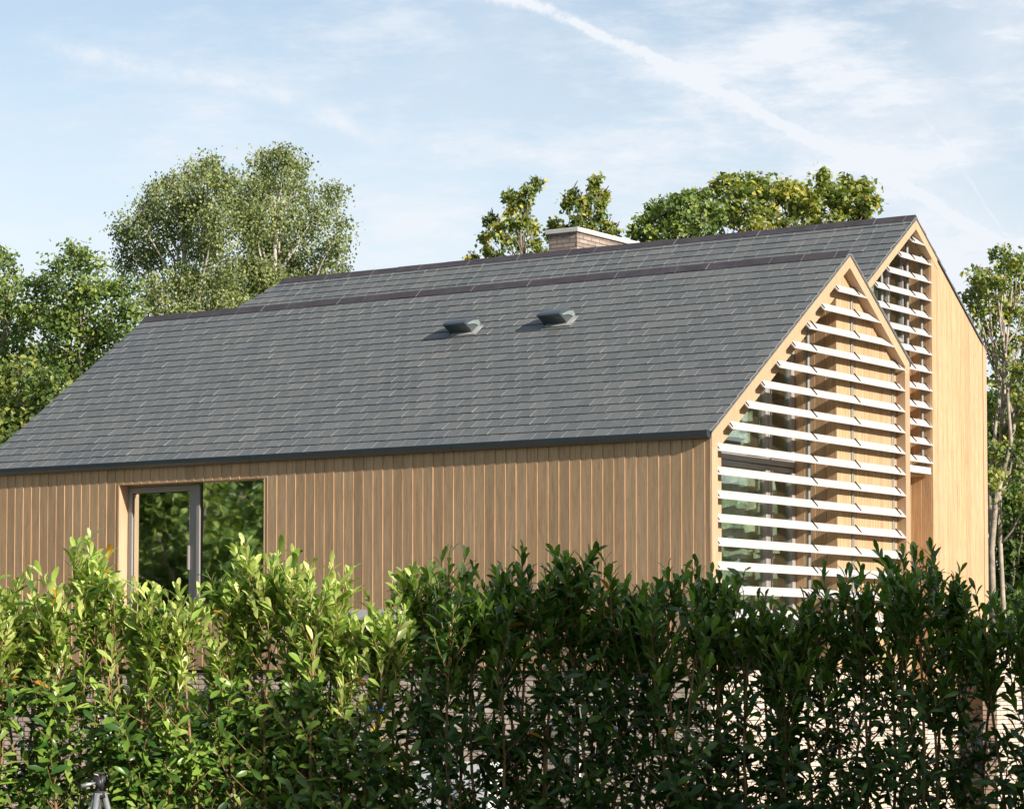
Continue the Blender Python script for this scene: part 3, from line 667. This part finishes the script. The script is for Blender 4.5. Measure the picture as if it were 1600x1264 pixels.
# crown line of the hedge as photo column -> height in metres
HX = [-200, 0, 60, 110, 160, 220, 270, 330, 395, 440, 500, 560, 620, 700, 760, 820, 910, 960, 1020, 1080, 1140, 1220, 1300, 1360, 1420, 1500, 1545, 1600, 1800]
HY = [900, 895, 905, 858, 865, 930, 905, 925, 850, 850, 880, 935, 880, 852, 905, 872, 858, 905, 885, 872, 880, 925, 885, 905, 880, 885, 930, 900, 900]
HD = 15.0
def htop(x): return float(at(800, 890+1.15*(np.interp(x, HX, HY)-890), HD)[2])-.255
hlabels = ['sunlit laurel shrub at the far left end of the hedge', 'sunlit laurel shrub with tall tips just left of the timber-lined window, behind the tripod',
 'sunlit laurel shrub in front of the left half of the long-wall window', 'sunlit laurel shrub whose tips cover the lower right part of the window',
 'sunlit laurel shrub directly right of the window, below plain boards', 'laurel shrub half in sun and half in shade, last with bright tips going right',
 'shaded laurel shrub with the last lit tip, left of the middle of the hedge', 'dark laurel shrub in front of the outdoor unit, near the middle of the hedge',
 'dark laurel shrub with a tall pointed top right of the middle of the hedge', 'dark laurel shrub left of the corner post of the nearer gable',
 'dark laurel shrub covering the corner post of the nearer gable', 'dark laurel shrub in the dip below the glazed part of the nearer gable',
 'dark laurel shrub with thin upright tips under the right half of the louvres', 'dark laurel shrub in front of the gap between the two gables',
 'dark laurel shrub in front of the plain boards of the farther gable', 'dark laurel shrub at the far right end of the hedge, before the garden wall',
 'laurel shrub just beyond the left edge of the photo', 'second laurel shrub beyond the left edge of the photo', 'third laurel shrub beyond the left edge of the photo', 'laurel shrub just beyond the right edge of the photo', 'second laurel shrub beyond the right edge of the photo']
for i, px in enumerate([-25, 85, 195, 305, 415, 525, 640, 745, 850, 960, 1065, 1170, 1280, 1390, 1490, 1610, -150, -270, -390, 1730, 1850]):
    laurel(i, px, htop, HD+.12*math.sin(i*2.3), hlabels[i], dens=(1.3 if i < 7 or i > 15 else .92), seed=i, lit_tone=(1. if i < 6 or i in (16, 17, 18) else .75 if i == 6 else .42))  # right-hand leaves coloured darker to deepen the shade on the hedge

def tree(name, base, blobs, label, cat, leaf, lsize, dens, bark, trunk_r, seed, spray=(.26, .26, .2), droop=0., group=None, tone=(.2, .9), lean=None, limb_r=.035, twigs=7, k=.8, stems=(), rs=1.):
    """blobs = list of (centre xyz, radius). Trunk to each blob by a curved limb, sprays of leaves inside."""
    rg = np.random.default_rng(seed); r_ = random.Random(seed); base = np.array(base, float)
    root = empty(name, base, label, cat, group); C_ = np.array([c for c, r in blobs])-base; Rr = np.array([r for c, r in blobs])*rs
    topz = C_[:, 2].max(); cx_, cy_ = np.average(C_[:, :2], axis=0, weights=Rr)
    mb = MB(); tr = []
    for q in range(9):
        t = q/8; tr.append(np.array([cx_*t**1.3+.12*math.sin(t*5+seed), cy_*t**1.3+.12*math.cos(t*4+seed), topz*.92*t]))
    tra = np.array(tr); mb.tube(tr, [trunk_r*(1-.88*t)+.01 for t in np.linspace(0, 1, 9)], 8)
    for st_, r0, r1_ in stems: mb.tube([np.array(p)-base for p in st_], list(np.linspace(r0, r1_, len(st_))), 7)
    SP = []
    for c, R_ in zip(C_, Rr):
        hz = np.linalg.norm(c[:2]-np.array([cx_, cy_])*min(1, c[2]/topz)); zs_ = max(.12*topz, c[2]-hz*1.5-R_*1.2)
        t = min(zs_/(topz*.92), .93)*8; i0 = min(int(t), 7); p0 = tra[i0]+(tra[i0+1]-tra[i0])*(t-i0)
        mid = p0+(c-p0)*.5+np.array([rg.normal()*.08, rg.normal()*.08, -.05*np.linalg.norm(c-p0)])+0
        pts = [p0*(1-s)**2+2*mid*s*(1-s)+c*s*s+rg.normal(size=3)*.03*math.sin(s*3.1) for s in np.linspace(0, 1, 8)]
        mb.tube(pts, [limb_r*(R_/.5)**.5*(1-.75*s)+.004 for s in np.linspace(0, 1, 8)], 6)
        nsp = max(5, int(dens*R_**2.2*105*rg.uniform(.6, 1.25)))
        V = rnorm(rg, nsp)*(rg.random(nsp)[:, None]**.42)*R_
        V[:, 2] *= k
        for q in range(min(twigs, nsp)):
            e = c+V[q]; s = c-(c-p0)/max(np.linalg.norm(c-p0), 1e-3)*R_*.45
            mm = (s+e)/2+rg.normal(size=3)*.05+np.array([0, 0, .04]); mb.tube([s, mm, e], [.012, .008, .003], 4)
        SP.append(c+V)
    SP = np.concatenate(SP); nl = 32
    P_ = np.repeat(SP, nl, 0); jit = rg.normal(size=P_.shape)*np.array(spray)
    if droop: jit[:, 2] = -np.abs(rg.normal(size=len(P_)))*spray[2]*1.5; jit[:, :2] *= (1-.3*np.minimum(1, -jit[:, 2:]/(spray[2]*2)))
    P_ = P_+jit
    d = rnorm(rg, len(P_)); d[:, 2] -= .35+droop; nr = rnorm(rg, len(P_))*.75+np.array([.25, -.15, .75])
    ln = rg.uniform(.7, 1.25, len(P_))*lsize
    tn = np.repeat(rg.uniform(tone[0], tone[1], len(SP)), nl)+rg.normal(size=len(P_))*.12
    mb.build('trunk', bark, root, smooth=True)
    fo = leafmesh('crown', P_, d, nr, ln, ln*.72, np.clip(tn, 0, 1), leaf, root)
    return root
def B(lst, dep, spread, seed):
    rg = np.random.default_rng(seed); s = dep/F
    return [(at(x, y, dep+rg.uniform(-spread, spread)), r*s) for x, y, r in lst]
def base_at(x, dep): p = at(x, 1031, dep); return (p[0], p[1], 0)
gb = 'broadleaved trees standing behind the house'
bl = B([(325, 248, 30), (298, 262, 26), (345, 275, 34), (240, 292, 34), (268, 275, 26), (215, 330, 34), (198, 352, 26), (300, 310, 42), (255, 335, 40), (340, 330, 40), (232, 385, 40), (285, 368, 30),
        (330, 375, 40), (198, 398, 26), (290, 430, 42), (345, 430, 42), (245, 440, 34), (310, 480, 44), (260, 490, 44), (375, 470, 40), (350, 500, 40), (300, 540, 40)], 52, 1.3, 1)
tree('birch_tree', base_at(285, 52), bl, 'tall pale green birch, left one of the pair with drooping twigs behind the roof', 'tree', 'birch', .064, 3.3, 'birch_bark', .17, 11, (.13, .13, .17), .7, gb, (.0, 1.0), rs=.90)
bl = B([(440, 232, 28), (412, 240, 24), (462, 250, 24), (385, 280, 30), (420, 278, 36), (465, 290, 28), (440, 320, 38), (395, 330, 38), (372, 308, 28), (520, 292, 24), (500, 318, 26), (535, 345, 20), (525, 375, 24),
        (470, 350, 36), (505, 395, 22), (532, 412, 16), (420, 370, 42), (455, 395, 38), (490, 425, 28), (400, 410, 40), (440, 440, 40), (395, 450, 40), (365, 400, 28), (480, 460, 34), (420, 490, 40), (380, 500, 40), (515, 440, 14)], 53.5, 1.3, 2)
tree('birch_tree', base_at(435, 53.5), bl, 'tall pale green birch, right one of the pair, thin drooping twigs against the sky', 'tree', 'birch', .064, 3.3, 'birch_bark', .16, 12, (.13, .13, .18), .8, gb, (.0, 1.0), rs=.90)
bl = B([(115, 385, 22), (135, 405, 30), (90, 410, 28), (70, 440, 34), (120, 445, 40), (160, 440, 34), (55, 480, 36), (100, 495, 44), (150, 500, 44), (190, 480, 40), (195, 440, 22), (215, 520, 40), (120, 560, 48), (170, 560, 44), (230, 570, 40), (80, 550, 40), (60, 610, 44), (120, 630, 44), (165, 610, 40)], 50, 1.2, 3)
tree('leafy_tree', base_at(130, 50), bl, 'rounded mid green tree left of the birches, lower than them', 'tree', 'oak', .09, 1.9, 'bark', .2, 13, (.14, .14, .12), .1, gb, (.1, 1.0), rs=.88)
bl = B([(12, 400, 24), (-10, 390, 26), (25, 430, 24), (-20, 440, 40), (10, 470, 34), (35, 500, 26), (-10, 520, 40), (20, 545, 34), (50, 540, 22)], 51.5, 1, 4)
tree('leafy_tree', base_at(-20, 51.5), bl, 'bright green tree cut off by the left edge of the photo, upper one', 'tree', 'oak', .09, 1.9, 'bark', .2, 14, (.14, .14, .12), .05, gb, (.1, 1.0), rs=.88)
bl = B([(30, 580, 40), (-10, 600, 44), (20, 640, 44), (70, 590, 30), (-30, 660, 40), (0, 680, 40), (60, 640, 30), (40, 690, 30)], 48, 1, 5)
tree('yellow_green_tree', base_at(0, 48), bl, 'low yellow green tree at the left edge just above the slate roof', 'tree', 'syc', .105, 1.9, 'bark', .16, 15, (.18, .18, .16), .1, gb, (.1, .8))
# sparse trees above the far ridge
bl = B([(838, 280, 8), (826, 292, 10), (812, 305, 12), (800, 320, 13), (822, 318, 10), (795, 300, 6), (768, 335, 13), (778, 350, 13), (760, 365, 9), (800, 345, 14), (822, 340, 11), (835, 350, 12), (790, 372, 18), (815, 375, 18), (765, 385, 13), (780, 398, 16),
        (840, 375, 14), (828, 400, 16), (800, 410, 18), (738, 398, 8), (848, 395, 12)], 47, .6, 6)
tree('ash_tree', base_at(800, 47), bl, 'sparse yellow green tree left of the chimney with one shoot leaning right at its top', 'tree', 'syc', .085, .8, 'bark', .10, 16, (.06, .06, .07), .1, gb, (.2, 1.0), limb_r=.018, twigs=5, rs=.64)
bl = B([(932, 275, 7), (928, 290, 6), (945, 300, 9), (938, 315, 10), (918, 305, 8), (893, 298, 12), (905, 310, 9), (885, 312, 9), (915, 325, 12), (940, 335, 12), (900, 340, 12), (952, 348, 10), (925, 350, 12), (870, 345, 14), (885, 355, 14), (862, 358, 12), (905, 358, 14), (960, 358, 7), (935, 365, 12), (880, 380, 16), (915, 385, 16), (950, 375, 8)], 48, .6, 7)
tree('ash_tree', base_at(905, 48), bl, 'sparse yellow green tree rising directly behind the brick chimney', 'tree', 'syc', .085, .8, 'bark', .10, 17, (.06, .06, .07), .1, gb, (.2, 1.0), limb_r=.018, twigs=5, rs=.64)
bl = B([(1115, 318, 16), (1125, 340, 18), (1090, 358, 18), (1045, 312, 12), (1022, 318, 10), (1010, 335, 12), (995, 352, 12), (1040, 330, 16), (1060, 305, 14), (1055, 325, 16), (1030, 350, 18), (1080, 330, 20), (1075, 302, 13), (1060, 352, 20), (1095, 300, 14), (1100, 320, 18), (1100, 345, 20), (1010, 368, 16), (1040, 372, 20), (1080, 370, 20), (1120, 365, 18)], 47, .8, 8)
tree('leafy_tree', base_at(1055, 47), bl, 'green tree above the far ridge, just right of the chimney', 'tree', 'oak', .10, 1.1, 'bark', .13, 18, (.09, .09, .09), .1, gb, (.3, 1.0), limb_r=.02, twigs=5, rs=.80)
bl = B([(1160, 288, 9), (1225, 295, 10), (1262, 318, 14), (1325, 335, 14), (1185, 285, 8), (1322, 290, 9), (1135, 282, 12), (1125, 300, 14), (1150, 300, 15), (1175, 298, 14), (1190, 310, 15), (1140, 325, 18), (1170, 325, 18), (1208, 298, 16), (1222, 315, 17), (1245, 300, 13), (1200, 335, 18), (1240, 330, 17), (1270, 305, 14), (1290, 295, 14), (1283, 282, 8), (1310, 305, 15), (1275, 330, 17), (1305, 325, 16), (1335, 302, 14), (1352, 293, 9), (1340, 322, 15), (1360, 315, 12),
        (1150, 350, 20), (1190, 355, 20), (1230, 350, 18), (1270, 350, 18), (1310, 345, 16), (1345, 338, 12)], 48, .9, 9)
tree('sycamore_tree', base_at(1240, 48), bl, 'wide yellow green tree above the far ridge, left of the higher gable tip', 'tree', 'syc', .11, 1.1, 'bark', .15, 19, (.09, .09, .08), .0, gb, (.25, 1.0), limb_r=.02, twigs=5, rs=.80)
# right edge
M['pale_bark'] = plain('pale_patchy_bark', (.36, .30, .24), .85, .15, var=.45, sc=7)
def pl(l, d): return [at(x, y, d+.15*math.sin(i*2)) for i, (x, y) in enumerate(l)]
STM = [(pl([(1553, 1000), (1549, 860), (1556, 780), (1577, 700), (1590, 640), (1597, 560), (1604, 480)], 45.8), .065, .02), (pl([(1549, 860), (1546, 760), (1553, 690), (1562, 610), (1551, 540), (1546, 470)], 46), .04, .012),
       (pl([(1568, 735), (1580, 690), (1575, 630), (1572, 560), (1562, 500), (1571, 420)], 45.6), .04, .012), (pl([(1585, 655), (1565, 600), (1548, 565), (1536, 520), (1530, 460)], 46.2), .035, .01), (pl([(1560, 780), (1600, 720), (1640, 640)], 46.3), .04, .02)]
bl = B([(1568, 385, 7), (1590, 400, 9), (1575, 410, 8), (1548, 425, 12), (1535, 440, 10), (1560, 435, 10), (1530, 420, 6), (1600, 420, 14), (1520, 455, 8), (1585, 445, 13), (1550, 460, 13), (1528, 480, 9), (1570, 480, 14), (1600, 470, 14), (1545, 505, 14), (1580, 520, 16), (1610, 510, 20), (1555, 540, 14), (1590, 560, 16), (1560, 580, 15), (1620, 560, 20),
        (1575, 610, 16), (1600, 620, 18), (1552, 640, 12), (1585, 660, 16), (1605, 690, 16), (1560, 690, 12), (1590, 730, 14), (1630, 640, 20), (1640, 460, 24), (1555, 735, 9), (1600, 770, 12)], 46, .8, 10)
tree('sycamore_tree', base_at(1566, 46), bl, 'tree at the right edge with bare pale stems and scattered yellow leaves', 'tree', 'syc', .095, 1.6, 'pale_bark', .05, 20, (.12, .12, .11), .1, gb, (.1, 1.0), limb_r=.035, twigs=5, stems=STM, rs=.95)
bl = B([(1555, 620, 22), (1590, 600, 26), (1560, 660, 26), (1600, 650, 30), (1560, 710, 26), (1600, 710, 30), (1570, 760, 28), (1610, 770, 30), (1560, 800, 26), (1595, 820, 30), (1560, 850, 24), (1600, 870, 30), (1565, 900, 26), (1600, 930, 30), (1560, 950, 26), (1600, 980, 30), (1650, 700, 50), (1650, 850, 60), (1630, 580, 30)], 52, 1.2, 11)
tree('dark_green_tree', base_at(1590, 52), bl, 'dark dense green tree filling the background at the right edge beside the house', 'tree', 'oak', .12, 3.0, 'bark', .15, 21, (.14, .14, .12), .1, gb, (.0, .75))

# a far belt of wood closing the horizon
rg = np.random.default_rng(77); n_ = 130000; a_ = rg.uniform(math.radians(20), math.radians(230), n_); q_ = rg.uniform(95, 118, n_)
hz_ = 7+2.2*np.sin(a_*23)+1.6*np.sin(a_*57+1)+1.0*np.sin(a_*131); pz = hz_*rg.random(n_)**.7
fw_ = leafmesh('far_woodland', np.stack([q_*np.cos(a_), q_*np.sin(a_)-10, pz], 1), rnorm(rg, n_), rnorm(rg, n_)*.6+np.array([.3, -.2, .6]), rg.uniform(.35, .75, n_), rg.uniform(.3, .6, n_), np.clip(rg.uniform(0, .7, n_), 0, 1), 'oak')
tag(fw_, 'far green belt of trees closing the horizon behind the house', 'woodland', kind='stuff')

# neighbours outside the picture: they shade the right part of the hedge and are mirrored in the panes
def cloudtree(name, base, hgt, rad, n, seed, label, leaf='oak', group=None, dens=.3, ls=.26, zlo=.12):
    r_ = random.Random(seed); bl = []
    for _ in range(n):
        t = r_.uniform(zlo, 1); a = r_.uniform(0, 6.28); q = rad*math.sqrt(r_.random())*(1.05-.55*max(0, t-.45)/.55)
        bl.append(((base[0]+q*math.cos(a), base[1]+q*math.sin(a), hgt*t), r_.uniform(.55, .95)))
    return tree(name, base, bl, label, 'tree', leaf, ls, dens, 'bark', .22, seed, (.28, .28, .24), .1, group, (.1, .9), twigs=2)
gg = 'trees of the neighbouring gardens'
cloudtree('shade_tree', (17.2, -13.05, 0), 12.5, 2.2, 90, 31, 'dense tall tree to the right of the hedge that keeps its right part in shade', group=gg, dens=.42, ls=.34)
cloudtree('shade_tree', (17.8, -9.7, 0), 11.5, 2.0, 60, 32, 'dense tree right of the hedge, farther from the viewer than its taller neighbour', group=gg, dens=.42, ls=.34)
cloudtree('shade_tree', (16.6, -15.45, 0), 6.5, 1.0, 34, 33, 'lower bushy tree nearest the viewer to the right of the hedge', group=gg, dens=.42, ls=.34)
k = 0
for x, y, h, r, n_ in ((25, -22.5, 11, 2.6, 46), (29, -28, 12, 3, 46), (23.5, -11.2, 12, 3, 50), (3, -37, 12, 3, 46), (17, -38, 12, 3, 46)):  # unseen trees added to cut the sky light reaching the hedge
    cloudtree('offscreen_tree', (x, y, 0), h, r, n_, 80+k, ['slim tree to the right of the viewer', 'broad tree to the right and behind the viewer', 'tall tree standing behind the shading trees', 'broad tree to the left behind the viewer', 'tree straight behind the viewer'][k]+', unseen and added to darken the hedge', group=gg, dens=.36, ls=.30); k += 1
k = 0
for x, y, h, r in ((-22, -17, 9, 3), (-27, -21, 11, 3.4), (-32, -14, 10, 3.2), (-26, -13, 8, 3), (-37, -22, 12, 3.5), (-20, -23, 10, 3), (-31, -29, 12, 3.5), (-42, -30, 13, 4)):
    cloudtree('offscreen_tree', (x, y, 0), h, r, 34, 40+k, ['broad tree', 'tall tree', 'rounded tree', 'low bushy tree', 'large tree', 'slender tree', 'wide tree', 'tallest tree'][k]+' of the garden left of the hedge, mirrored in the window', group=gg, dens=.42, ls=.20); k += 1
k = 0
for x, y, h, r in ((18, 12, 8, 3), (22, 20, 10, 3.4), (14, 20, 9, 3), (27, 12, 9, 3), (24, 30, 12, 4)):
    cloudtree('offscreen_tree', (x, y, 0), h, r, 30, 60+k, ['near', 'middle', 'left', 'right', 'farthest'][k]+' tree of the garden right of the house, mirrored in the gable glass', group=gg, dens=.42, ls=.20); k += 1

# ------------------------------------------------------------------ tripod in front of the hedge
tb = at(157, 1031, 13.6); tz = at(157, 1203, 13.6)[2]; s_ = 13.6/F
tp = empty('tripod', (tb[0], tb[1], 0), 'black and silver camera tripod with a tilted handle, standing before the sunlit hedge', 'tripod')
M['tripod'] = plain('dark_tripod_metal', (.05, .05, .055), .4, .5, .3); M['silver'] = plain('silver_leg', (.42, .42, .43), .35, .5, .6)
def P3(dx, dz, f=0): return RV*dx+np.array([D0[0], D0[1], 0])*f+ZV*dz
zc = tz-.115
for q, lb in ((-1.9, None), (.35, None), (2.5, None)):
    b = MB(); dx, df = math.cos(q)*.55, math.sin(q)*.55
    b.tube([P3(dx*.04, zc, df*.04), P3(dx*.45, zc*.55, df*.45)], [.016, .016], 8); b.tube([P3(dx*.45, zc*.56, df*.45), P3(dx, .0, df)], [.011, .010], 8, 1)
    b.build('leg', ['silver', 'tripod'], tp, smooth=True)
b = MB(); b.tube([P3(0, zc-.35), P3(0, zc+.03)], [.014, .014], 10); b.tube([P3(0, zc-.02), P3(0, zc+.012)], [.034, .026], 12); b.build('centre_column', 'tripod', tp, smooth=True)
b = MB(); b.tube([P3(0, zc+.03), P3(0, zc+.05), P3(0, zc+.085)], [.020, .024, .018], 12); b.tube([P3(-.03, zc+.07), P3(.03, zc+.07)], [.018, .018], 10)
b.tube([P3(.012, zc+.02, -.01), P3(.014, zc+.09, -.01)], [.011, .011], 8); b.build('head', 'tripod', tp, smooth=True)
b = MB(); b.tube([P3(0, zc+.098), P3(0, zc+.108)], [.034, .034], 4); b.build('mounting_plate', 'tripod', tp)
b = MB(); b.tube([P3(-.01, zc+.055), P3(-.05, zc+.047, -.02), P3(-.085, zc+.038, -.04)], [.006, .010, .011], 8); b.build('pan_handle', 'silver', tp, smooth=True)
